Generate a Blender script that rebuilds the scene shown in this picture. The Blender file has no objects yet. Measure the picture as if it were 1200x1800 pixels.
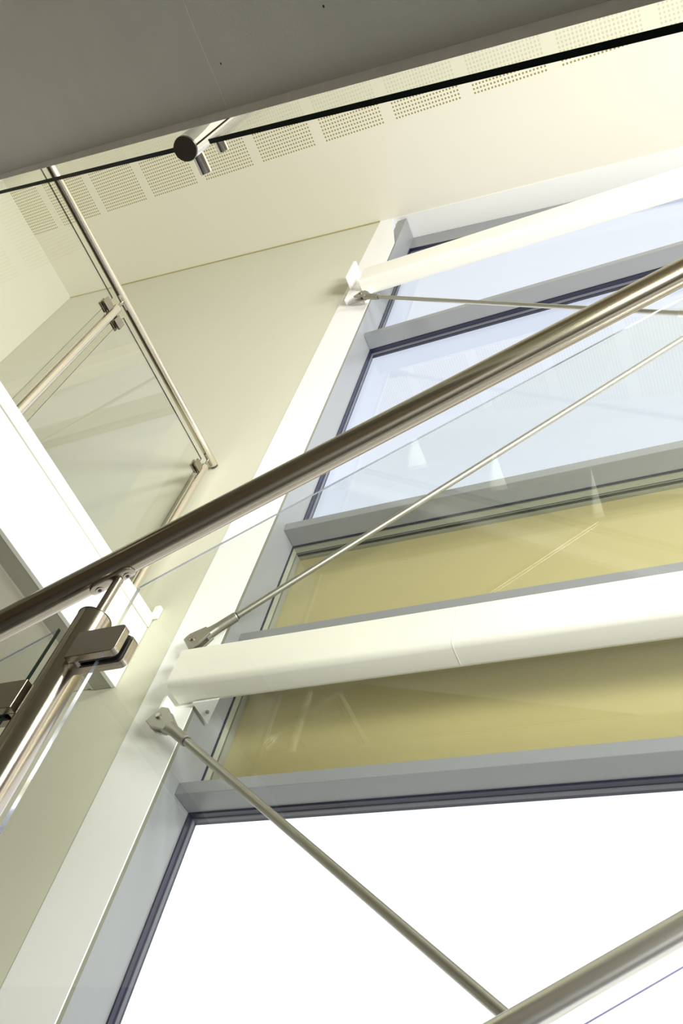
import bpy, bmesh, math
from mathutils import Vector, Matrix

S = bpy.context.scene
C = S.collection
V = Vector

# ------------------------------------------------------------------ camera
# world: X along the glazed facade, Y towards it, Z up, the eye at the origin
RX = V((0.9065, -0.19158, -0.37634)); RY = V((0.37182, 0.78454, 0.49632)); RZ = V((0.20033, -0.58969, 0.78212))
FPX = 1579.9
cam_d = bpy.data.cameras.new('camera')
cam = bpy.data.objects.new('camera', cam_d); C.objects.link(cam)
m = Matrix(((RX[0], -RX[1], -RX[2]), (RY[0], -RY[1], -RY[2]), (RZ[0], -RZ[1], -RZ[2])))
cam.matrix_world = m.to_quaternion().to_matrix().to_4x4()
cam_d.sensor_fit = 'VERTICAL'; cam_d.sensor_height = 36; cam_d.lens = 36 * FPX / 1800
cam_d.clip_start = 0.05
S.camera = cam

# ------------------------------------------------------------------ light
S.view_settings.view_transform = 'Standard'
S.view_settings.look = 'None'
S.view_settings.gamma = 1
S.view_settings.use_curve_mapping = False
S.view_settings.exposure = 0.0

SKY_ZENITH = (0.80, 0.87, 1.0, 1)
SKY_ZENITH_S = 1.06
SKY_LOW_S = 2.0
GROUND = (1.3, 1.28, 1.22, 1)
w = bpy.data.worlds.new('bright_sky'); S.world = w; w.use_nodes = True
nt = w.node_tree; nt.nodes.clear()
out = nt.nodes.new('ShaderNodeOutputWorld'); bg = nt.nodes.new('ShaderNodeBackground')
tc = nt.nodes.new('ShaderNodeTexCoord'); sp = nt.nodes.new('ShaderNodeSeparateXYZ')
ramp = nt.nodes.new('ShaderNodeValToRGB')
nt.links.new(tc.outputs['Generated'], sp.inputs[0])
mr = nt.nodes.new('ShaderNodeMapRange'); mr.inputs['From Min'].default_value = -1; mr.inputs['From Max'].default_value = 1
nt.links.new(sp.outputs['Z'], mr.inputs['Value']); nt.links.new(mr.outputs[0], ramp.inputs[0])
z = lambda s: (SKY_ZENITH[0]*s, SKY_ZENITH[1]*s, SKY_ZENITH[2]*s, 1)
e = ramp.color_ramp.elements
e[0].position = 0.0; e[0].color = GROUND
e[1].position = 1.0; e[1].color = z(SKY_ZENITH_S)
for p, c in ((0.49, GROUND), (0.51, (SKY_LOW_S, SKY_LOW_S, SKY_LOW_S*1.02, 1)), (0.76, (SKY_LOW_S*.8, SKY_LOW_S*.81, SKY_LOW_S*.84, 1)), (0.87, z(SKY_ZENITH_S*1.12)), (0.92, z(SKY_ZENITH_S))):
    k = e.new(p); k.color = c
nt.links.new(ramp.outputs[0], bg.inputs[0]); bg.inputs[1].default_value = 1.0
nt.links.new(bg.outputs[0], out.inputs[0])

def area(name, loc, target, sx, sy, power, col=(1, 1, 1)):
    d = bpy.data.lights.new(name, 'AREA'); d.shape = 'RECTANGLE'; d.size = sx; d.size_y = sy; d.energy = power; d.color = col
    o = bpy.data.objects.new(name, d); C.objects.link(o); o.location = loc
    o.rotation_euler = (V(target) - V(loc)).to_track_quat('-Z', 'Y').to_euler(); return o
# added fill lights with no seen source, out of frame at back right
area('added_fill_main', (4.7, -2.6, 0.0), (-2.2, 1.75, 3.4), 1.6, 1.6, 600, (1.0, 1.0, 0.99))
area('added_fill_high', (4.6, -1.2, 4.3), (-2.0, 1.75, 2.0), 1.8, 1.2, 260, (1.0, 1.0, 1.0))
area('added_fill_low', (4.8, -1.5, 0.8), (-1.9, 1.75, 0.6), 1.2, 1.0, 330, (1.0, 1.0, 1.0))

# ------------------------------------------------------------------ materials
def s2l(c):
    return tuple(((x/255)/12.92 if x/255 <= .04045 else ((x/255+.055)/1.055)**2.4) for x in c) + (1,)

def mat(name, col, rough=.5, metal=0, noise=None, bump=None, spec=.5, coat=0, aniso=0):
    m = bpy.data.materials.new(name); m.use_nodes = True
    n = m.node_tree.nodes; L = m.node_tree.links; b = n['Principled BSDF']
    b.inputs['Base Color'].default_value = col if len(col) == 4 else tuple(col)+(1,)
    b.inputs['Roughness'].default_value = rough; b.inputs['Metallic'].default_value = metal
    b.inputs['Specular IOR Level'].default_value = spec; b.inputs['Coat Weight'].default_value = coat
    b.inputs['Anisotropic'].default_value = aniso
    if noise or bump:
        g = n.new('ShaderNodeNewGeometry')
    if noise:                                   # (scale, amount) gentle mottling of the paint or metal
        t = n.new('ShaderNodeTexNoise'); t.inputs['Scale'].default_value = noise[0]; t.inputs['Detail'].default_value = 5
        L.new(g.outputs['Position'], t.inputs['Vector'])
        mx = n.new('ShaderNodeMix'); mx.data_type = 'RGBA'
        c = b.inputs['Base Color'].default_value
        mx.inputs[6].default_value = tuple(x*(1-noise[1]) for x in c[:3])+(1,)
        mx.inputs[7].default_value = tuple(min(1, x*(1+noise[1])) for x in c[:3])+(1,)
        L.new(t.outputs['Fac'], mx.inputs[0]); L.new(mx.outputs[2], b.inputs['Base Color'])
    if bump:                                    # (scale, strength)
        t2 = n.new('ShaderNodeTexNoise'); t2.inputs['Scale'].default_value = bump[0]; t2.inputs['Detail'].default_value = 4
        L.new(g.outputs['Position'], t2.inputs['Vector'])
        bp = n.new('ShaderNodeBump'); bp.inputs['Strength'].default_value = bump[1]; bp.inputs['Distance'].default_value = .002
        L.new(t2.outputs['Fac'], bp.inputs['Height']); L.new(bp.outputs[0], b.inputs['Normal'])
    return m

def steel_mat(name, col, rough, streak_dir, k=.12):
    """brushed stainless steel: fine streaks running along streak_dir"""
    m = mat(name, col, rough, 1.0)
    n = m.node_tree.nodes; L = m.node_tree.links; b = n['Principled BSDF']
    g = n.new('ShaderNodeNewGeometry'); mp = n.new('ShaderNodeMapping'); mp.vector_type = 'TEXTURE'
    q = V(streak_dir).normalized().to_track_quat('X', 'Z').to_euler()
    mp.inputs['Rotation'].default_value = q
    mp.inputs['Scale'].default_value = (0.25, .0022, .0022)
    L.new(g.outputs['Position'], mp.inputs['Vector'])
    t = n.new('ShaderNodeTexNoise'); t.inputs['Scale'].default_value = 1.0; t.inputs['Detail'].default_value = 3
    L.new(mp.outputs[0], t.inputs['Vector'])
    r = n.new('ShaderNodeMapRange'); r.inputs['To Min'].default_value = rough-k*.6; r.inputs['To Max'].default_value = rough+k
    L.new(t.outputs['Fac'], r.inputs['Value']); L.new(r.outputs[0], b.inputs['Roughness'])
    bp = n.new('ShaderNodeBump'); bp.inputs['Strength'].default_value = .10; bp.inputs['Distance'].default_value = .0004
    L.new(t.outputs['Fac'], bp.inputs['Height']); L.new(bp.outputs[0], b.inputs['Normal'])
    return m

def glass_mat(name, tint, f0=.045, refl=1.0):
    """clear sheet glass: transmits with a tint, mirrors more at grazing angles (same law from both sides)"""
    m = bpy.data.materials.new(name); m.use_nodes = True
    n = m.node_tree.nodes; L = m.node_tree.links; n.clear()
    o = n.new('ShaderNodeOutputMaterial'); tr = n.new('ShaderNodeBsdfTransparent'); gl = n.new('ShaderNodeBsdfGlossy')
    tr.inputs[0].default_value = tuple(tint)+(1,); gl.inputs['Roughness'].default_value = .0; gl.inputs[0].default_value = (1, 1, 1, 1)
    lw = n.new('ShaderNodeLayerWeight'); lw.inputs['Blend'].default_value = .5
    p = n.new('ShaderNodeMath'); p.operation = 'POWER'; p.inputs[1].default_value = 5
    L.new(lw.outputs['Facing'], p.inputs[0])
    q = n.new('ShaderNodeMath'); q.operation = 'MULTIPLY_ADD'; q.inputs[1].default_value = (1-f0)*refl; q.inputs[2].default_value = f0
    L.new(p.outputs[0], q.inputs[0])
    mx = n.new('ShaderNodeMixShader'); L.new(q.outputs[0], mx.inputs[0]); L.new(tr.outputs[0], mx.inputs[1]); L.new(gl.outputs[0], mx.inputs[2])
    L.new(mx.outputs[0], o.inputs[0]); return m

SL31 = V((math.cos(math.radians(31.2)), 0, math.sin(math.radians(31.2))))
M = {}
M['wall'] = mat('cream_wall_paint', s2l((214, 213, 194)), .75, noise=(1.5, .02), bump=(60, .05))
M['white'] = mat('white_gloss_steel_paint', s2l((252, 252, 250)), .38, bump=(25, .10))
M['offwhite'] = mat('warm_white_steel_paint', s2l((238, 236, 224)), .45, bump=(25, .10))
M['fascia'] = mat('white_board', s2l((247, 247, 244)), .6)
M['grey'] = mat('grey_powder_coat', s2l((134, 137, 139)), .28, noise=(200, .03))
M['gasket'] = mat('sky_tinted_rubber', s2l((26, 29, 52)), .35)  # dark rubber; its blue is sky reflection and lens fringe put into the colour
M['bead'] = mat('grey_bead', s2l((92, 94, 102)), .4)
M['joint_shade'] = mat('olive_joint_shade', s2l((112, 112, 96)), .8)  # shade of the gap beside the column, as a colour
M['edge_fringe'] = mat('violet_fringe_edge', s2l((150, 142, 196)), .4)  # lens colour fringe put into the colour of the glass edge
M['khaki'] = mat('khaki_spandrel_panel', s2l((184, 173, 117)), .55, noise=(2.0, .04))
M['return'] = mat('grey_spandrel_edge', s2l((140, 142, 126)), .6)
M['plaster'] = mat('grey_plaster', s2l((200, 199, 192)), .8, noise=(9, .05), bump=(140, .35))
M['plaster_edge'] = mat('lit_rough_arris', s2l((235, 234, 230)), .75, noise=(40, .12), bump=(90, .6))  # arris kept paler than the plaster: window light put into its colour
M['soffit'] = mat('beige_soffit_paint', s2l((236, 234, 222)), .7)
M['channel'] = mat('grey_channel_paint', s2l((168, 166, 152)), .55)
M['carpet'] = mat('charcoal_floor_finish', s2l((52, 50, 46)), .9)
M['floor'] = mat('dark_stone_floor', s2l((60, 58, 54)), .5, noise=(30, .06))
M['darkwall'] = mat('dark_timber_lining', s2l((96, 84, 66)), .6, noise=(6, .08))
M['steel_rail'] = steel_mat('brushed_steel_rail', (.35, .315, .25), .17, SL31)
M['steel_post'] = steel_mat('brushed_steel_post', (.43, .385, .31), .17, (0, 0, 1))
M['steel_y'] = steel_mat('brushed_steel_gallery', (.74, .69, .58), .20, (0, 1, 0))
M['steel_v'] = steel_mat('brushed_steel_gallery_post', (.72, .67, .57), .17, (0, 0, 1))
M['steel'] = mat('satin_steel', (.37, .33, .27), .27, 1.0, noise=(60, .05))
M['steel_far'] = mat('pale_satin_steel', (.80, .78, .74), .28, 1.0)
M['steel_dark'] = mat('dark_steel_cap', (.17, .15, .13), .35, 1.0)
M['polish'] = mat('polished_steel', (.80, .79, .76), .10, 1.0)
M['screw'] = mat('dark_socket', (.03, .03, .03), .5, .6)
M['rod'] = mat('grey_tension_rod', (.46, .45, .40), .42, 1.0, noise=(40, .06))
M['cast'] = mat('cast_steel_fork', (.36, .35, .30), .45, .85, noise=(70, .12), bump=(120, .2))
M['glass'] = glass_mat('clear_glass', (.975, .985, .970))
M['glass_g'] = glass_mat('greenish_glass', (.945, .965, .905))
M['glass_w'] = glass_mat('window_glass', (.985, .99, 1.0), .05)
M['edge_dark'] = mat('dark_green_glass_edge', (.001, .003, .002), .4, spec=.05)
M['edge_green'] = mat('green_glass_edge', (.015, .03, .02), .08)
M['edge_bright'] = mat('bright_glass_edge', (.75, .78, .92), .06, .85)

# perforated acoustic ceiling: blocks of small round holes in rows
def ceiling_mat():
    m = mat('perforated_cream_ceiling', s2l((239, 236, 220)), .75)
    n = m.node_tree.nodes; L = m.node_tree.links; b = n['Principled BSDF']
    g = n.new('ShaderNodeNewGeometry'); s = n.new('ShaderNodeSeparateXYZ'); L.new(g.outputs['Position'], s.inputs[0])
    def M_(op, a, b_=None, c=None):
        k = n.new('ShaderNodeMath'); k.operation = op
        for i, v in enumerate((a, b_, c)):
            if v is None: continue
            if isinstance(v, (int, float)): k.inputs[i].default_value = v
            else: L.new(v, k.inputs[i])
        return k.outputs[0]
    PX, HX, PY = .5755, .0234, .0253
    xs = M_('ADD', s.outputs['X'], 4.345+PX*20+HX/2)
    xm = M_('MODULO', xs, PX)
    inb = M_('LESS_THAN', xm, HX*21)
    fx = M_('SUBTRACT', M_('FRACT', M_('DIVIDE', xm, HX)), .5)
    ys = M_('DIVIDE', M_('SUBTRACT', 1.087+PY/2, s.outputs['Y']), PY)
    fy = M_('SUBTRACT', M_('FRACT', ys), .5)
    iny = M_('MULTIPLY', M_('GREATER_THAN', ys, 0), M_('LESS_THAN', ys, 26))
    d = M_('SQRT', M_('ADD', M_('MULTIPLY', fx, fx), M_('MULTIPLY', fy, fy)))
    dot = M_('LESS_THAN', d, .27)
    k = M_('MULTIPLY', M_('MULTIPLY', dot, inb), iny)
    mx = n.new('ShaderNodeMix'); mx.data_type = 'RGBA'
    mx.inputs[6].default_value = s2l((239, 236, 220)); mx.inputs[7].default_value = s2l((160, 146, 84))
    L.new(k, mx.inputs[0]); L.new(mx.outputs[2], b.inputs['Base Color'])
    return m
M['ceiling'] = ceiling_mat()

# plaster soffit of the upper flight: hairline scratch and a few dark specks
def soffit_mat():
    m = M['plaster']; n = m.node_tree.nodes; L = m.node_tree.links; b = n['Principled BSDF']
    src = b.inputs['Base Color'].links[0].from_socket
    g = n.new('ShaderNodeNewGeometry')
    v = n.new('ShaderNodeTexVoronoi'); v.inputs['Scale'].default_value = 7.0
    L.new(g.outputs['Position'], v.inputs['Vector'])
    lt = n.new('ShaderNodeMath'); lt.operation = 'LESS_THAN'; lt.inputs[1].default_value = .018
    L.new(v.outputs['Distance'], lt.inputs[0])
    mx = n.new('ShaderNodeMix'); mx.data_type = 'RGBA'; mx.inputs[7].default_value = s2l((40, 38, 34))
    L.new(lt.outputs[0], mx.inputs[0]); L.new(src, mx.inputs[6]); L.new(mx.outputs[2], b.inputs['Base Color'])
soffit_mat()

# ------------------------------------------------------------------ mesh helpers
def basis(d, up=(0, 0, 1)):
    d = V(d).normalized(); up = V(up)
    if abs(d.dot(up)) > .99: up = V((0, 1, 0))
    a = d.cross(up).normalized(); return a, a.cross(d).normalized(), d

class MB:
    def __init__(s): s.v = []; s.f = []; s.mi = []; s.sm = []
    def add(s, vs, fs, mi=0, sm=False):
        o = len(s.v); s.v += [V(v) for v in vs]
        for k, f in enumerate(fs):
            s.f.append([o+i for i in f]); s.mi.append(mi if isinstance(mi, int) else mi[k]); s.sm.append(sm if isinstance(sm, bool) else sm[k])
        return s
    def box(s, lo, hi, mi=0):
        x0, y0, z0 = lo; x1, y1, z1 = hi
        vs = [(x, y, z_) for x in (x0, x1) for y in (y0, y1) for z_ in (z0, z1)]
        return s.add(vs, [(0, 1, 3, 2), (4, 6, 7, 5), (0, 4, 5, 1), (2, 3, 7, 6), (0, 2, 6, 4), (1, 5, 7, 3)], mi)
    def prism(s, pts, off, mi=0, side=None):
        """polygon pts (3D, planar) extruded by vector off; side = material of the edge faces"""
        n = len(pts); off = V(off); side = mi if side is None else side
        vs = [V(p) for p in pts]+[V(p)+off for p in pts]
        fs = [list(range(n))[::-1], list(range(n, 2*n))]+[(i, (i+1) % n, n+(i+1) % n, n+i) for i in range(n)]
        return s.add(vs, fs, [mi, mi]+[side]*n)
    def tube(s, a, b, r0, r1=None, n=40, mi=0, caps=True, up=(0, 0, 1)):
        r1 = r0 if r1 is None else r1
        return s.lathe(a, V(b)-V(a), [(0, r0), (1, r1)], n, mi, caps)
    def lathe(s, a, axis, prof, n=40, mi=0, caps=True, sharp=True):
        """profile [(t, r)] along axis; every ring pair gets own verts so steps stay crisp"""
        a = V(a); axis = V(axis); p, q, _ = basis(axis)
        ring = lambda t, r: [a+axis*t+p*(r*math.cos(2*math.pi*i/n))+q*(r*math.sin(2*math.pi*i/n)) for i in range(n)]
        for (t0, r0), (t1, r1) in zip(prof, prof[1:]):
            s.add(ring(t0, r0)+ring(t1, r1), [(i, (i+1) % n, n+(i+1) % n, n+i) for i in range(n)], mi, True)
        if caps:
            s.add(ring(*prof[0]), [list(range(n))[::-1]], mi); s.add(ring(*prof[-1]), [list(range(n))], mi)
        return s
    def loft(s, rings, mi=0, sm=True, caps=True):
        n = len(rings[0])
        vs = [v for r in rings for v in r]; fs = []
        for k in range(len(rings)-1):
            fs += [(k*n+i, k*n+(i+1) % n, (k+1)*n+(i+1) % n, (k+1)*n+i) for i in range(n)]
        s.add(vs, fs, mi, sm)
        if caps: s.add(rings[0], [list(range(n))[::-1]], mi); s.add(rings[-1], [list(range(n))], mi)
        return s
    def build(s, name, mats, parent=None, bevel=0, seg=3):
        me = bpy.data.meshes.new(name); me.from_pydata([tuple(v) for v in s.v], [], s.f)
        for mm in (mats if isinstance(mats, (list, tuple)) else [mats]): me.materials.append(mm)
        for p, i, sm in zip(me.polygons, s.mi, s.sm): p.material_index = i; p.use_smooth = sm
        me.validate(); me.update()
        bm = bmesh.new(); bm.from_mesh(me); bmesh.ops.recalc_face_normals(bm, faces=bm.faces); bm.to_mesh(me); bm.free()
        o = bpy.data.objects.new(name, me); C.objects.link(o)
        if parent: o.parent = parent; o.matrix_parent_inverse = parent.matrix_basis.inverted()
        if bevel:
            b = o.modifiers.new('edge_rounding', 'BEVEL'); b.width = bevel; b.segments = seg; b.limit_method = 'ANGLE'; b.angle_limit = math.radians(50)
            b.harden_normals = False
        return o

def tag(o, label=None, cat=None, group=None, kind=None):
    if label: o['label'] = label
    if cat: o['category'] = cat
    if group: o['group'] = group
    if kind: o['kind'] = kind
    return o
def thing(name, loc, label, cat, group=None):
    o = bpy.data.objects.new(name, None); C.objects.link(o); o.location = loc; o.empty_display_size = .05
    return tag(o, label, cat, group)
def struct(name, loc=(0, 0, 0)):
    o = bpy.data.objects.new(name, None); C.objects.link(o); o.location = loc; o['kind'] = 'structure'; return o

# survey of the photograph: where the sight line of a pixel meets a plane of the building
def ray(px, py):
    d = V((px-600, py-900, FPX)); return V((RX.dot(d), RY.dot(d), RZ.dot(d)))
def onY(px, py, Y): d = ray(px, py); return d*(Y/d.y)
def onX(px, py, X): d = ray(px, py); return d*(X/d.x)

# ------------------------------------------------------------------ main dimensions
YC = 1.75                      # face of the steel columns and of the cream wall
CEIL = lambda x: 6.634-.2904*(x+1.839)
XL = -5.36                     # left side wall
XR = 5.2
YB = -3.2                      # wall behind the stair
ZF = -1.62                     # floor
XM = -1.648                    # glazed bay starts
XE = 2.06                      # and ends at the next column
YT0, YT1 = 1.835, 1.926        # transoms
YG = 1.952                     # glass

# ------------------------------------------------------------------ setting
def sl(x0, x1, y0, y1, t, up=0): # ceiling slab piece following the slope
    return [(x0, y0, CEIL(x0)+up), (x1, y0, CEIL(x1)+up), (x1, y1, CEIL(x1)+up), (x0, y1, CEIL(x0)+up)], (0, 0, t)
b = MB(); b.prism(*sl(XL-.2, XR+.2, YB-.2, YC, .15)); b.build('ceiling', M['ceiling'])['kind'] = 'structure'
b = MB(); b.prism([(XL-.2, YC+.002, ZF), (-1.8641, YC+.002, ZF), (-1.8641, YC+.002, CEIL(-1.8641)), (XL-.2, YC+.002, CEIL(XL-.2))], (0, .2, 0)); b.build('wall_front', M['wall'])['kind'] = 'structure'
b = MB(); b.prism([(XL, YB-.2, ZF), (XL, YC, ZF), (XL, YC, CEIL(XL)), (XL, YB-.2, CEIL(XL))], (-.2, 0, 0)); b.build('wall_left', M['wall'])['kind'] = 'structure'
b = MB(); b.prism([(XL-.2, YB, ZF), (XR+.2, YB, ZF), (XR+.2, YB, CEIL(XR+.2)), (XL-.2, YB, CEIL(XL-.2))], (0, -.2, 0)); b.build('wall_back', M['darkwall'])['kind'] = 'structure'
b = MB(); b.prism([(XR, YB-.2, ZF), (XR, YG, ZF), (XR, YG, CEIL(XR)), (XR, YB-.2, CEIL(XR))], (.2, 0, 0)); b.build('wall_right', M['darkwall'])['kind'] = 'structure'  # unseen wall added to keep the sky out of the handrail's reflection
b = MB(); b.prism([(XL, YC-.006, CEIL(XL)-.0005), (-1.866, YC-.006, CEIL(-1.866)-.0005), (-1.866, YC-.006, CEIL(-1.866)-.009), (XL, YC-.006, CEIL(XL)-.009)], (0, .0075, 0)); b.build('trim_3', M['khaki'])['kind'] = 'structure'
b = MB(); b.box((XL-.2, YB-.2, ZF-.15), (XR+.2, YG, ZF)); b.build('floor', M['floor'])['kind'] = 'structure'
# white soffit board between the ceiling and the head of the window
b = MB(); b.prism([(-1.755, YC, CEIL(-1.755)-.004), (XR, YC, CEIL(XR)-.004), (XR, YC, CEIL(XR)+.15), (-1.755, YC, CEIL(-1.755)+.15)], (0, .24, 0)); b.build('trim_1', M['fascia'])['kind'] = 'structure'

# window frames --------------------------------------------------------
def zfr(px, py, Y): return onY(px, py, Y).z
ZA0, ZA1 = 1.524, 1.569
ZD1 = zfr(424, 1113, YT0); ZD0 = ZD1-.075
ZB1 = zfr(504, 920, YT0); ZB0 = ZB1-.045
ZC1 = zfr(648, 583, YT0); ZC0 = ZC1-.045
def mullion(x0, x1, label):
    b = MB(); b.box((x0, YC+.020, ZF), (x1, YT1+.004, CEIL(x1)-.01))
    o = b.build('window_mullion', M['grey'], None, .002); tag(o, label, 'mullion')
    b = MB(); b.box((x0, YG+.017, ZF), (x1, YG+.030, CEIL(x1)-.01)); b.build('outer_cap', M['gasket'], o)
mullion(XM-.07, XM, 'grey aluminium mullion beside the white column at left of the glazing')
def transom(z0, z1, label, cap='gasket'):
    b = MB(); b.box((XM+.0005, YT0, z0), (XE-.0005, YT1, z1))
    o = b.build('window_transom', M['grey'], None, .0025); tag(o, label, 'transom')
    b = MB(); b.box((XM+.0005, YG+.017, z0-.004), (XE-.0005, YG+.030, z1)); b.build('outer_cap', M[cap], o)
transom(ZA0, ZA1, 'grey transom between the lower khaki panel and the big bottom pane')
transom(ZD0, ZD1, 'grey transom hidden behind the lower white beam')
transom(ZB0, ZB1, 'grey transom above the upper khaki panel', 'return')
transom(ZC0, ZC1, 'grey transom below the topmost pane')
mullion(XE, XE+.07, 'grey aluminium mullion at the far right end of the glazing')
# sloping head of the glazing
HD = .235
b = MB(); b.prism([(XM, YT0+.09, CEIL(XM)-.01), (XE, YT0+.09, CEIL(XE)-.01), (XE, YT0+.09, CEIL(XE)-HD-.02), (XM, YT0+.09, CEIL(XM)-HD)], (0, .03, 0))
b.build('trim_2', M['grey'])['kind'] = 'structure'

def pane(n, z0, z1, spandrel=False, top=None):
    w_ = struct('window_%d' % n, (XM, YG, z0))
    zt0 = z1 if top is None else top(XM); zt1 = z1 if top is None else top(XE)
    g = .012
    def frame(d0, d1, y0, y1, name, mt, zb=0):
        # picture-frame strip from inset d0 to d1
        b = MB()
        P = lambda d: [(XM+d, z0+d+zb), (XE-d, z0+d+zb), (XE-d, zt1-d), (XM+d, zt0-d)]
        o_, i_ = P(d0), P(d1)
        for k in range(4):
            k2 = (k+1) % 4
            b.prism([(o_[k][0], y0, o_[k][1]), (o_[k2][0], y0, o_[k2][1]), (i_[k2][0], y0, i_[k2][1]), (i_[k][0], y0, i_[k][1])], (0, y1-y0, 0))
        return b.build(name, mt, w_)
    if spandrel: frame(-.012, .003, YT1+.006, YG+.010, 'rebate', M['return'])
    frame(-.012, .006, YT1+.0005, YT1+.0055 if spandrel else YG-.004, 'gasket', M['gasket'])
    if not spandrel:
        frame(-.012, .010, YG-.0035, YG+.010, 'glazing_bead', M['bead'])
    b = MB(); b.prism([(XM-.01, YG+.0105, z0-.01), (XE+.01, YG+.0105, z0-.01), (XE+.01, YG+.0105, zt1+.01), (XM-.01, YG+.0105, zt0+.01)], (0, .006, 0))
    b.build('pane', M['glass_w'], w_)
    if spandrel:
        frame(-.012, .004, YG+.0168, YG+.050, 'panel_edge', M['return'], .04)
        b = MB(); b.prism([(XM-.01, YG+.051, z0+.03), (XE+.01, YG+.051, z0+.03), (XE+.01, YG+.051, z1-.002), (XM-.01, YG+.051, z1-.002)], (0, .04, 0))
        b.build('spandrel_panel', M['khaki'], w_)
    return w_
pane(1, ZF+.1, ZA0)
pane(2, ZA1, ZD0, True)
pane(3, ZD1, ZB0, True)
pane(4, ZB1, ZC0)
pane(5, ZC1, 0, False, lambda x: CEIL(x)-HD-(.0 if x < 0 else .02))

# ------------------------------------------------------------------ steel columns
def column(xc, label, cope):
    w_ = .1095
    t = thing('steel_column', (xc, YC+.1, ZF), label, 'column')
    x0, x1 = xc-w_, xc+w_
    zt = CEIL(x0)
    top = [(x0, CEIL(x0)), (xc-.004, CEIL(xc)), (x1, 6.02)] if cope else [(x0, CEIL(x0)-.01), (x1, CEIL(x1)-.01)]
    pts = [(x1, YC, ZF), (x0, YC, ZF)]+[(x, YC, z_-.002) for x, z_ in top]
    b = MB(); b.prism(pts, (0, .004, 0)); b.build('front_flange', M['white'], t)
    b = MB(); b.box((x0+.001, YC+.0042, ZF), (x1-.001, YC+.0195, CEIL(x1)-.6)); b.build('shade_strip', M['joint_shade'], t)  # dark strip standing in for the shaded gap behind the flange
    if not cope:
        b = MB(); b.box((xc-.006, YC+.0165, ZF), (xc+.006, YC+.18, CEIL(xc)-.03)); b.build('web', M['white'], t)
    return t
colA = column(-1.7545, 'white steel column at left, rising from bottom left corner to ceiling', True)
b = MB(); b.box((-1.79, YC-.125, 5.20), (-1.772, YC-.0005, 5.46)); b.build('fin_plate', M['white'], colA, .002)
b = MB(); b.box((-1.80, YC-.04, 5.05), (-1.64, YC-.0005, 5.30)); b.build('end_plate', M['white'], colA, .003)
b = MB(); b.box((-1.72, YC-.06, 1.74), (-1.708, YC-.0005, 1.8025)); b.build('fin_plate', M['white'], colA, .002)
column(2.17, 'white steel column beyond the right side of the picture', False)

# ------------------------------------------------------------------ horizontal beams (rounded hollow sections)
def rhs(x0, x1, y0, y1, z0, z1, r):
    prof = []
    for cx, cz, a0 in ((y1-r, z1-r, 0), (y0+r, z1-r, 90), (y0+r, z0+r, 180), (y1-r, z0+r, 270)):
        for k in range(7):
            a = math.radians(a0+15*k); prof.append((cx+r*math.cos(a), cz+r*math.sin(a)))
    return MB().loft([[V((x, y, z_)) for y, z_ in prof] for x in (x0, x0+.0001, x1-.0001, x1)])
YBF, YBR = 1.643, YC-.002
t = thing('steel_beam', (-1.69, YC-.05, 1.803), 'thick off-white hollow beam crossing in front of the khaki panels', 'beam')
rhs(-1.69, 2.06, YBF, YBR, 1.803, 1.970, .022).build('tube', M['offwhite'], t)
b = MB(); b.box((-1.66, YC-.03, 1.80), (-1.60, YC+.06, 1.803)); 
b = MB(); onz = lambda px, py, Z: ray(px, py)*(Z/ray(px, py).z)
b.prism([onz(338, 1236, 1.792), onz(385, 1229, 1.792), onz(364.5, 1273, 1.792)], (0, 0, .007)); pl = b.build('fixing_plate', M['white'], t)
b = MB(); bc = onz(365, 1250, 1.792); b.tube(bc, bc-V((0, 0, .007)), .006, n=6); b.build('bolt', M['steel'], pl)
wx = onY(795, 1110, YBF).x
rhs(wx, wx+.003, YBF-.0005, YBR, 1.8025, 1.9705, .0225).build('weld_seam', M['offwhite'], t)
t = thing('steel_beam', (-1.69, YC-.05, 5.105), 'off-white hollow beam across the topmost pane just below the ceiling', 'beam')
rhs(-1.69, 2.06, YBF, YBR, 5.105, 5.325, .022).build('tube', M['offwhite'], t)

# ------------------------------------------------------------------ tension rods
YR = 1.70
def fork(mb_parent, p, d, k=1.0, W=.039, sleeve=.018, rr=.0125):
    """cast fork end at p, rod leaves along d (in the XZ plane)"""
    d = V(d).normalized(); s_ = V((0, 1, 0)); n_ = d.cross(s_).normalized()
    b = MB()
    def ring(t, hw, ht, e):
        out_ = []
        for i in range(28):
            a = 2*math.pi*i/28; c, s = math.cos(a), math.sin(a)
            out_.append(p+d*t+n_*(hw*math.copysign(abs(c)**e, c))+s_*(ht*math.copysign(abs(s)**e, s)))
        return out_
    for sgn in (-1, 1):                       # two prongs
        o = s_*(sgn*.0125)
        pts = [p+o+d*(-.028)+n_*W*.75, p+o+d*(-.028)-n_*W*.95, p+o+d*.012-n_*W, p+o+d*.062-n_*.022, p+o+d*.062+n_*.022, p+o+d*.0+n_*W]
        b.prism([q - s_*.0045 for q in pts], s_*.009)
    b.loft([ring(.045, .026, .017, .6), ring(.07, .020, .0175, .8), ring(.095, sleeve, sleeve, 1)])
    o = b.build('fork_end', M['cast'], mb_parent, .0015)
    b = MB(); b.lathe(p+d*.095, d, [(0, sleeve), (.07, sleeve), (.074, sleeve-.002)], 32); sl_ = b.build('sleeve', M['cast'], o)
    b = MB(); b.lathe(p+d*.169, d, [(0, rr+.0015), (.004, rr+.0015)], 32); b.build('lock_ring', M['gasket'], o)
    b = MB(); b.lathe(p-s_*.024, s_, [(0, .008), (.002, .010), (.048, .010)], 24); b.build('pin', M['steel'], o)
    return o
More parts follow.
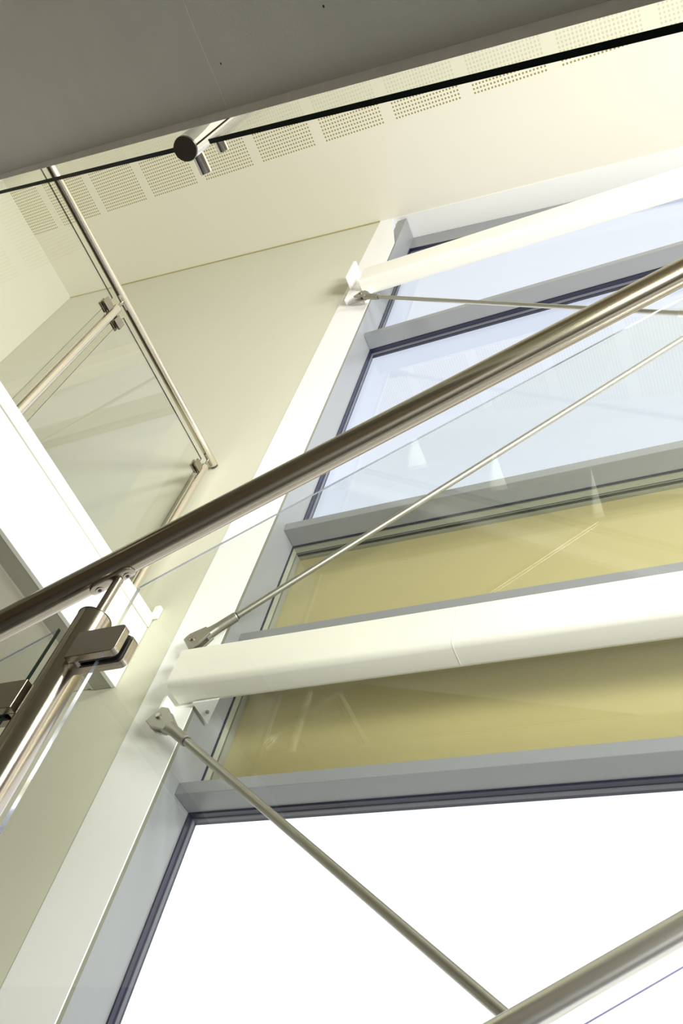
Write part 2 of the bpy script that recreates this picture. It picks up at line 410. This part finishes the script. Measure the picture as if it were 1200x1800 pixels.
def rod(name, a_px, b_px, ext, label, centre=False, rr=.0125, near=True):
    a = onY(*a_px, YR); q = onY(*b_px, YR); d = (q-a).normalized()
    t = thing('bracing_rod', a, label, 'bracing rod', 'stainless bracing rods in front of the glazing')
    e_ = a+d*ext
    f = fork(t, a, d, rr=rr)
    b = MB(); b.tube(a+d*.16, e_, rr, n=32); b.build('rod', M['rod'], t)
    # short lug welded to the column flange
    b = MB(); b.box((a.x-.009, YR-.006, a.z-.009), (a.x+.009, YC-.0008, a.z+.009))
    b.build('lug', M['white'], t, .002)
    if centre:
        b = MB(); b.lathe(e_-d*.11, d, [(0, .0155), (.11, .0155)], 32); b.build('coupler', M['steel_far'], t)
    return a, d, e_
A1 = onY(635, 520, YR); D1 = (onY(1200, 551, YR)-A1).normalized()
A2 = onY(342, 1129, YR); D2 = (onY(1195, 598, YR)-A2).normalized()
# where the two rods of the upper bay meet
den = D1.x*D2.z-D1.z*D2.x; tt = ((A2.x-A1.x)*D2.z-(A2.z-A1.z)*D2.x)/den; XC = A1+D1*tt
e1 = (XC-A1).length-.07; e2 = (XC-A2).length-.07
rod('r1', (635, 520), (1200, 551), e1, 'thin bracing rod running right from just under the topmost beam', True, .011)
rod('r2', (342, 1129), (1195, 598), e2, 'bracing rod climbing to the right from on top of the lower white beam', True, .0115)
rod('r3', (283, 1265), (888, 1785), 2.35, 'thick bracing rod dropping to the right from below the lower white beam', False, .0130)
t = thing('bracing_disc', XC, 'round steel disc joining the crossed bracing rods at the right picture edge', 'bracing disc')
b = MB(); b.lathe(XC+V((0, -.012, 0)), (0, 1, 0), [(0, .078), (.024, .078)], 48); b.build('disc', M['steel_far'], t, .001)
# the mirrored rods on the other side of the disc
for dd in (D1, D2):
    q = XC+dd*((2.13-XC.x)/dd.x)-dd*.06
    t = thing('bracing_rod', q, 'bracing rod beyond the right picture edge, reaching the far right column', 'bracing rod', 'stainless bracing rods in front of the glazing')
    fork(t, q, -dd)
    b = MB(); b.tube(q-dd*.16, XC+dd*.07, .0115, n=24); b.build('rod', M['rod'], t)

# ------------------------------------------------------------------ gallery
GX = -2.02; GZ0, GZ1 = 1.9425, 2.305; GY0 = -2.6
t = thing('gallery_floor', (GX-1, -.4, GZ0), 'white-edged gallery slab running to the cream wall at left', 'gallery')
b = MB(); b.box((GX-.018, GY0, GZ0), (GX, YC-.001, GZ1-.062)); b.build('fascia', M['fascia'], t)
b = MB(); b.box((GX-.05, GY0, GZ1-.058), (GX+.006, YC-.001, GZ1)); b.build('top_edging', M['fascia'], t, .002)
b = MB(); b.box((GX-.05, GY0, GZ1-.0625), (GX-.004, YC-.001, GZ1-.0575)); b.build('shadow_gap', M['khaki'], t)
b = MB(); b.box((GX-.095, GY0, GZ0+.001), (GX-.0185, YC-.001, GZ0+.014)); b.build('channel_flange', M['channel'], t)
b = MB(); b.box((GX-.107, GY0, GZ0+.004), (GX-.0955, YC-.001, GZ0+.02)); b.build('trim_strip', M['fascia'], t)
b = MB(); b.box((XL+.001, GY0, GZ0+.010), (GX-.108, YC-.001, GZ1-.07)); b.build('slab', M['soffit'], t)
b = MB(); b.box((XL+.001, GY0, GZ1-.069), (GX-.0505, YC-.001, GZ1-.01)); b.build('floor_finish', M['carpet'], t)
# small white block on the wall at the end of the edging
b = MB(); b.box((GX+.0065, YC-.022, GZ1-.02), (GX+.032, YC-.001, GZ1+.035)); tag(b.build('wall_bracket', M['white'], None, .002), 'small white block on the cream wall at the end of the gallery edging', 'bracket')

RXG, RZG = -2.140, 3.392
t = thing('gallery_handrail', (RXG, YC, RZG), 'slim steel handrail tube along the gallery ending at the cream wall', 'handrail')
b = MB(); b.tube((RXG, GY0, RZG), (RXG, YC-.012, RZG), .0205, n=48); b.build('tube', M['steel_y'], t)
b = MB(); b.tube((RXG, YC-.0118, RZG), (RXG, YC-.0008, RZG), .017, n=48); b.build('end_cap', M['steel_dark'], t)
def gallery_post(y, label, sides):
    t = thing('gallery_post', (RXG, y, GZ1), label, 'post', 'steel posts of the gallery balustrade')
    b = MB(); b.lathe((RXG, y, GZ1-.002), (0, 0, 1), [(0, .036), (.010, .036), (.010, .0205), (1.005, .0205), (1.012, .016)], 40); b.build('tube', M['steel_v'], t)
    b = MB(); b.tube((RXG, y, GZ1+1.008), (RXG, y, RZG-.018), .007, n=20); b.tube((RXG, y-.035, RZG-.0225), (RXG, y+.035, RZG-.0225), .006, n=16); b.build('rail_saddle', M['steel'], t)
    for z_ in (GZ1+.10, GZ1+.95):
        for s in sides:
            b = MB(); b.box((RXG-.016, y+s*.020, z_-.024), (RXG-.0055, y+s*.068, z_+.024)); b.box((RXG+.0055, y+s*.020, z_-.024), (RXG+.016, y+s*.068, z_+.024)); b.box((RXG-.0055, y+s*.020, z_-.024), (RXG+.0055, y+s*.028, z_+.024))
            b.build('glass_clamp', M['steel'], t, .003)
gallery_post(.863, 'upright steel post in the middle of the gallery balustrade, clamps both sides', (-1, 1))
gallery_post(1.695, 'last steel post of the gallery balustrade, near the cream wall', (-1,))
gallery_post(.03, 'steel post of the gallery balustrade beyond the upper flight of stairs', (-1, 1))
def gallery_glass(y0, y1, label):
    b = MB(); b.prism([(RXG-.003, y0, GZ1+.02), (RXG-.003, y1, GZ1+.02), (RXG-.003, y1, GZ1+1.015), (RXG-.003, y0, GZ1+1.015)], (.006, 0, 0), 0, 1)
    tag(b.build('glass_panel', [M['glass'], M['edge_green']]), label, 'glass panel', 'glass panels of the gallery balustrade')
gallery_glass(.912, 1.655, 'glass panel of the gallery balustrade between the two nearest-wall posts')
gallery_glass(.075, .818, 'glass panel of the gallery balustrade behind the middle post, top left')

# ------------------------------------------------------------------ upper flight (soffit overhead) and its balustrade
YU = .200                                    # plane of its posts and glass
def line_at(pa, pb, Y, x):
    a, q = onY(*pa, Y), onY(*pb, Y); k = (x-a.x)/(q.x-a.x); return a+(q-a)*k
XU0, XU1 = -1.97, 1.1
s0 = [line_at((0, 306), (1075, 0), .158, x) for x in (XU0, XU1)]       # soffit edge
s1 = [line_at((0, 316), (1171, 0), .168, x) for x in (XU0, XU1)]       # outer edge of the arris
t = thing('stair_flight', ((XU0+XU1)/2, -.4, (s0[0].z+s0[1].z)/2), 'dark grey plaster underside of the stair flight overhead', 'stairs')
b = MB(); b.prism([s0[0], s0[1], s0[1]+V((0, 0, .03)), s0[0]+V((0, 0, .03))], (0, -2.3, 0)); b.build('soffit', M['plaster'], t)
# fine hairline crack running across the plaster
sn = V((s0[1]-s0[0]).cross(V((0, 1, 0)))).normalized()
def on_soffit(px, py): d = ray(px, py); return d*(s0[0].dot(sn)/d.dot(sn))
if sn.z > 0: sn = -sn
ck = [on_soffit(*p) for p in ((320, -4), (345, 60), (370, 118), (384, 152), (399, 190))]
b = MB()
for p_, q_ in zip(ck, ck[1:]):
    sd_ = (q_-p_).cross(sn).normalized()*.0004
    b.prism([p_-sd_, q_-sd_, q_+sd_, p_+sd_], sn*.0002)
b.build('hairline_crack', M['plaster_edge'], t)
b = MB()
nn = V((0, .0001, .0001))
b.prism([s0[0]+nn, s0[1]+nn, s1[1], s1[0]], (0, 0, .02)); b.build('arris', M['plaster_edge'], t)
# stepped body on top of the waist
n_st = 14; dx = (XU1-XU0)/n_st; slope = (s0[1].z-s0[0].z)/(XU1-XU0)
pts = []
for i in range(n_st):
    x = XU0+dx*i; zz = s0[0].z+slope*dx*i+.031+.10
    pts += [(x, .150, zz), (x+dx, .150, zz)]
low = [(XU1, .150, s0[1].z+.0305), (XU0, .150, s0[0].z+.0305)]
b = MB(); b.prism(pts+low, (0, -2.29, 0)); b.build('steps', M['plaster'], t)

GT = .0095
YGU = YU+.002
def up_line(x): return line_at((0, 338), (1200, 47), YGU+GT/2, x)
pc = onY(325, 262, YU)                       # underside of the post
t = thing('stair_post', pc, 'short round steel post with dark end cap hanging at the upper flight, glass both sides', 'post')
b = MB(); b.lathe(pc+V((0, 0, .004)), (0, 0, 1), [(0, .0245), (1.2, .0245)], 56); b.build('tube', M['polish'], t)
b = MB(); b.lathe(pc, (0, 0, 1), [(0, .0235), (.0035, .0243)], 56); b.build('end_cap', M['steel_dark'], t)
def pin(px, py, L0, L1, r=.0130):
    c = onY(px, py, YU+.03)
    b = MB(); b.lathe((c.x, YU+L0, c.z), (0, 1, 0), [(0, r), (L1-L0-.001, r), (L1-L0, r-.001)], 36); b.build('glass_pin', M['polish'], t)
pin(350, 277, .0, .062)
pin(322, 218, .0, .050)
pin(382, 240, -.012, .062)
def up_glass(xa, xb, label, h=.95):
    a, q = up_line(xa), up_line(xb)
    a.y = q.y = YGU
    b = MB(); b.prism([a, q, q+V((0, 0, h)), a+V((0, 0, h))], (0, GT, 0), 0, 1)
    tag(b.build('glass_panel', [M['glass_g'], M['edge_dark']]), label, 'glass panel', 'glass panels of the upper flight')
xl_ = onY(302, 267, YGU+GT/2).x; xr_ = onY(367, 249, YGU+GT/2).x
up_glass(-1.97, xl_, 'thick glass panel left of the hanging round post, its edge a black line')
up_glass(xr_, 1.0, 'thick glass panel right of the hanging round post, black lower edge to the right')

# ------------------------------------------------------------------ near handrail, post and glass
YN = .60
ra, rb = onY(0, 1101, YN), onY(1200, 478, YN); rd = (rb-ra).normalized()
R_R = .0212
t = thing('handrail', ra, 'large brushed steel handrail crossing the whole picture diagonally', 'handrail')
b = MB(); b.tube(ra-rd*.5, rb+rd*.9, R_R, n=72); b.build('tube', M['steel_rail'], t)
def rail_at(x): return ra+rd*((x-ra.x)/rd.x)

YP = YN+.010
pt = onY(168, 1086, YP)                      # shoulder of the post
xp = pt.x
rl = rail_at(xp)
P = thing('balustrade_post', (xp, YP, ZF), 'thick steel post with square glass clamps holding up the long handrail', 'post')
RP = .0243
zt = pt.z
b = MB(); zb_ = rl.z-1.12; b.lathe((xp, YP, zb_), (0, 0, 1), [(0, RP), (zt-zb_-.0045, RP), (zt-zb_-.0015, RP-.0015), (zt-zb_, RP-.005)], 72); b.build('tube', M['steel_post'], P)
b = MB(); b.lathe((xp, YP, zt-.0045), (0, 0, 1), [(0, RP+.0006), (.0012, RP+.0006)], 72); b.build('cap_ring', M['steel_dark'], P)
top = V((xp, YP, rl.z-R_R/rd.x-.004))
b = MB(); b.lathe((xp, YP, zt-.001), (0, 0, 1), [(0, .0068), (top.z-zt+.002, .0068)], 40); b.lathe((xp, YP, top.z-.006), (0, 0, 1), [(0, .0068), (.006, .0075), (.011, .005)], 40)
b.build('rail_stem', M['steel'], P)
# saddle plate hugging the tube from below, with two countersunk socket screws
sd = MB(); nrm = V((0, 1, 0)).cross(rd).normalized()
if nrm.z > 0: nrm = -nrm
YA = V((0, 1, 0)); aa = math.radians(28)
nrm, YA = nrm*math.cos(aa)+YA*math.sin(aa), YA*math.cos(aa)-nrm*math.sin(aa)
L_, Wd = .036, .0135
cc = rail_at(xp-.020)
outer = []; 
for i in range(48):
    a = 2*math.pi*i/48; c, s = math.cos(a), math.sin(a)
    u_ = (L_-Wd)*(1 if c > 0 else -1)+Wd*c; v_ = Wd*s
    outer.append((u_, v_))
def wrap(u_, v_, r): 
    th = v_/R_R; return cc+rd*u_+nrm*(r*math.cos(th))+YA*(r*math.sin(th))
nv = 8
for r in (R_R+.0035,):
    rows = []
    us = [-L_+2*L_*i/40 for i in range(41)]
    for u_ in us:
        e_ = max(0, abs(u_)-(L_-Wd)); hw = math.sqrt(max(1e-9, Wd*Wd-e_*e_))
        rows.append([wrap(u_, -hw+2*hw*j/nv, r) for j in range(nv+1)]+[wrap(u_, hw-2*hw*j/nv, R_R+.0002) for j in range(nv+1)])
    sd.loft(rows, 0, [True]*((len(rows)-1)*2*(nv+1)), False)
saddle = sd.build('saddle', M['steel'], P)
for s in (-1, 1):
    c0 = cc+rd*(s*.0225)+nrm*(R_R+.0036)
    b = MB(); b.lathe(c0-nrm*.0004, nrm, [(0, .0066), (.0008, .0064), (.0012, .0052)], 28); b.lathe(c0+nrm*.0002, nrm, [(0, .0030), (.0014, .0028)], 6, 1); b.build('screw', [M['steel'], M['screw']], saddle)

# glass clamps: thick front plate, slot with rubber, back plate
def clamp(sx, zc, nm='glass_clamp'):
    x0 = xp+sx*.020; x1 = xp+sx*(RP+.074)
    h = .0235; y0 = YP-.0262
    def rp(ya, yb, xa, xb):
        r = .008; pts = []
        xo = max(xa, xb, key=lambda v: abs(v-xp)); xi = min(xa, xb, key=lambda v: abs(v-xp))
        sg = 1 if xo > xi else -1
        pts.append((xi, ya, zc-h))
        for k in range(7): a = math.radians(-90+15*k); pts.append((xo-sg*r+sg*r*math.cos(a), ya, zc-h+r+r*math.sin(a)))
        for k in range(7): a = math.radians(0+15*k); pts.append((xo-sg*r+sg*r*math.cos(a), ya, zc+h-r+r*math.sin(a)))
        pts.append((xi, ya, zc+h)); return pts, (0, yb-ya, 0)
    b = MB(); b.prism(*rp(y0, y0+.011, x0, x1)); b.prism(*rp(y0+.021, y0+.033, xp+sx*(RP-.004), x1)); b.prism(*rp(y0+.0112, y0+.0208, xp+sx*(RP-.008), xp+sx*(RP+.012)))
    o = b.build(nm, M['steel'], P, .0008, 2)
    for ya in (y0+.0112, y0+.0189):
        b = MB(); b.prism(*rp(ya, ya+.0019, xp+sx*(RP+.0125), x1-sx*.003)); b.build('rubber_pad', M['screw'], o)
cz = onY(172, 1125, YP-.026).z
clamp(1, cz)
clz = onY(30, 1218, YP-.026).z
clamp(-1, clz)
YGL = YP-.0102
def near_glass(xa, xb, z_of, drop, label, side_a, side_b):
    h_ = .0027
    b = MB(); P_ = [V((xa, YGL-h_, z_of(xa)-drop)), V((xb, YGL-h_, z_of(xb)-drop)), V((xb, YGL-h_, z_of(xb))), V((xa, YGL-h_, z_of(xa)))]
    o_ = V((0, 2*h_, 0)); vs = P_+[p+o_ for p in P_]
    b.add(vs, [(3, 2, 1, 0), (4, 5, 6, 7), (0, 1, 5, 4), (1, 2, 6, 5), (2, 3, 7, 6), (3, 0, 4, 7)], [0, 0, 0, side_b, 0, side_a])
    # polished arris along the top
    b.prism([(xa, YGL-.0010, z_of(xa)+.0002), (xb, YGL-.0010, z_of(xb)+.0002), (xb, YGL-.0010, z_of(xb)+.0012), (xa, YGL-.0010, z_of(xa)+.0012)], (0, .0020, 0), 1)
    tag(b.build('glass_panel', [M['glass'], M['edge_bright'], M['edge_green']]), label, 'glass panel', 'glass panels under the long handrail')
ga, gb = onY(245, 1033, YGL), onY(1200, 523, YGL)
gz = lambda x: ga.z+(x-ga.x)*(gb.z-ga.z)/(gb.x-ga.x)
near_glass(ga.x, gb.x+.5, gz, 1.0, 'clear glass panel right of the thick post below the long handrail', 1, 1)
ha, hb = onY(0, 1158, YGL), onY(105, 1106, YGL)
hz = lambda x: hb.z+(x-hb.x)*(gb.z-ga.z)/(gb.x-ga.x)
near_glass(hb.x-.6, hb.x, hz, 1.0, 'clear glass panel left of the thick post, its corner showing dark', 2, 2)
# sloping stringer the post stands on (below the frame)
q0, q1 = rail_at(-1.5), rail_at(.9)
b = MB(); b.prism([(q0.x, YN-.05, q0.z-1.45), (q1.x, YN-.05, q1.z-1.45), (q1.x, YN-.05, q1.z-1.15), (q0.x, YN-.05, q0.z-1.15)], (0, .1, 0))
tag(b.build('stair_stringer', M['grey']), 'grey stair stringer under the thick post, below the frame', 'stringer')

# ------------------------------------------------------------------ lower handrail, bottom right
YL = 1.36
# centre line of the visible tube
la, lb = onY(905, 1800, YL), onY(1200, 1631, YL); ld = (lb-la).normalized()
t = thing('handrail', la, 'second steel handrail cutting across the bottom right corner', 'handrail')
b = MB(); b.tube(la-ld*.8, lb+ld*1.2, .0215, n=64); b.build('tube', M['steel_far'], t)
ka, kb = onY(1030, 1800, YL+.004), onY(1200, 1701, YL+.004)
kz = lambda x: ka.z+(x-ka.x)*(kb.z-ka.z)/(kb.x-ka.x)
xa, xb = ka.x-.5, kb.x+1.0
b = MB(); b.prism([(xa, YL, kz(xa)-.8), (xb, YL, kz(xb)-.8), (xb, YL, kz(xb)), (xa, YL, kz(xa))], (0, .005, 0), 0, 1)
tag(b.build('glass_panel', [M['glass'], M['edge_fringe']], None), 'clear glass panel under the handrail in the bottom right corner', 'glass panel')
b = MB(); b.prism([(xa-.2, YL-.04, kz(xa-.2)-1.1), (xb+.2, YL-.04, kz(xb+.2)-1.1), (xb+.2, YL-.04, kz(xb+.2)-.82), (xa-.2, YL-.04, kz(xa-.2)-.82)], (0, .08, 0))
tag(b.build('stair_stringer', M['grey']), 'grey stair stringer under the lower handrail, below the frame', 'stringer')
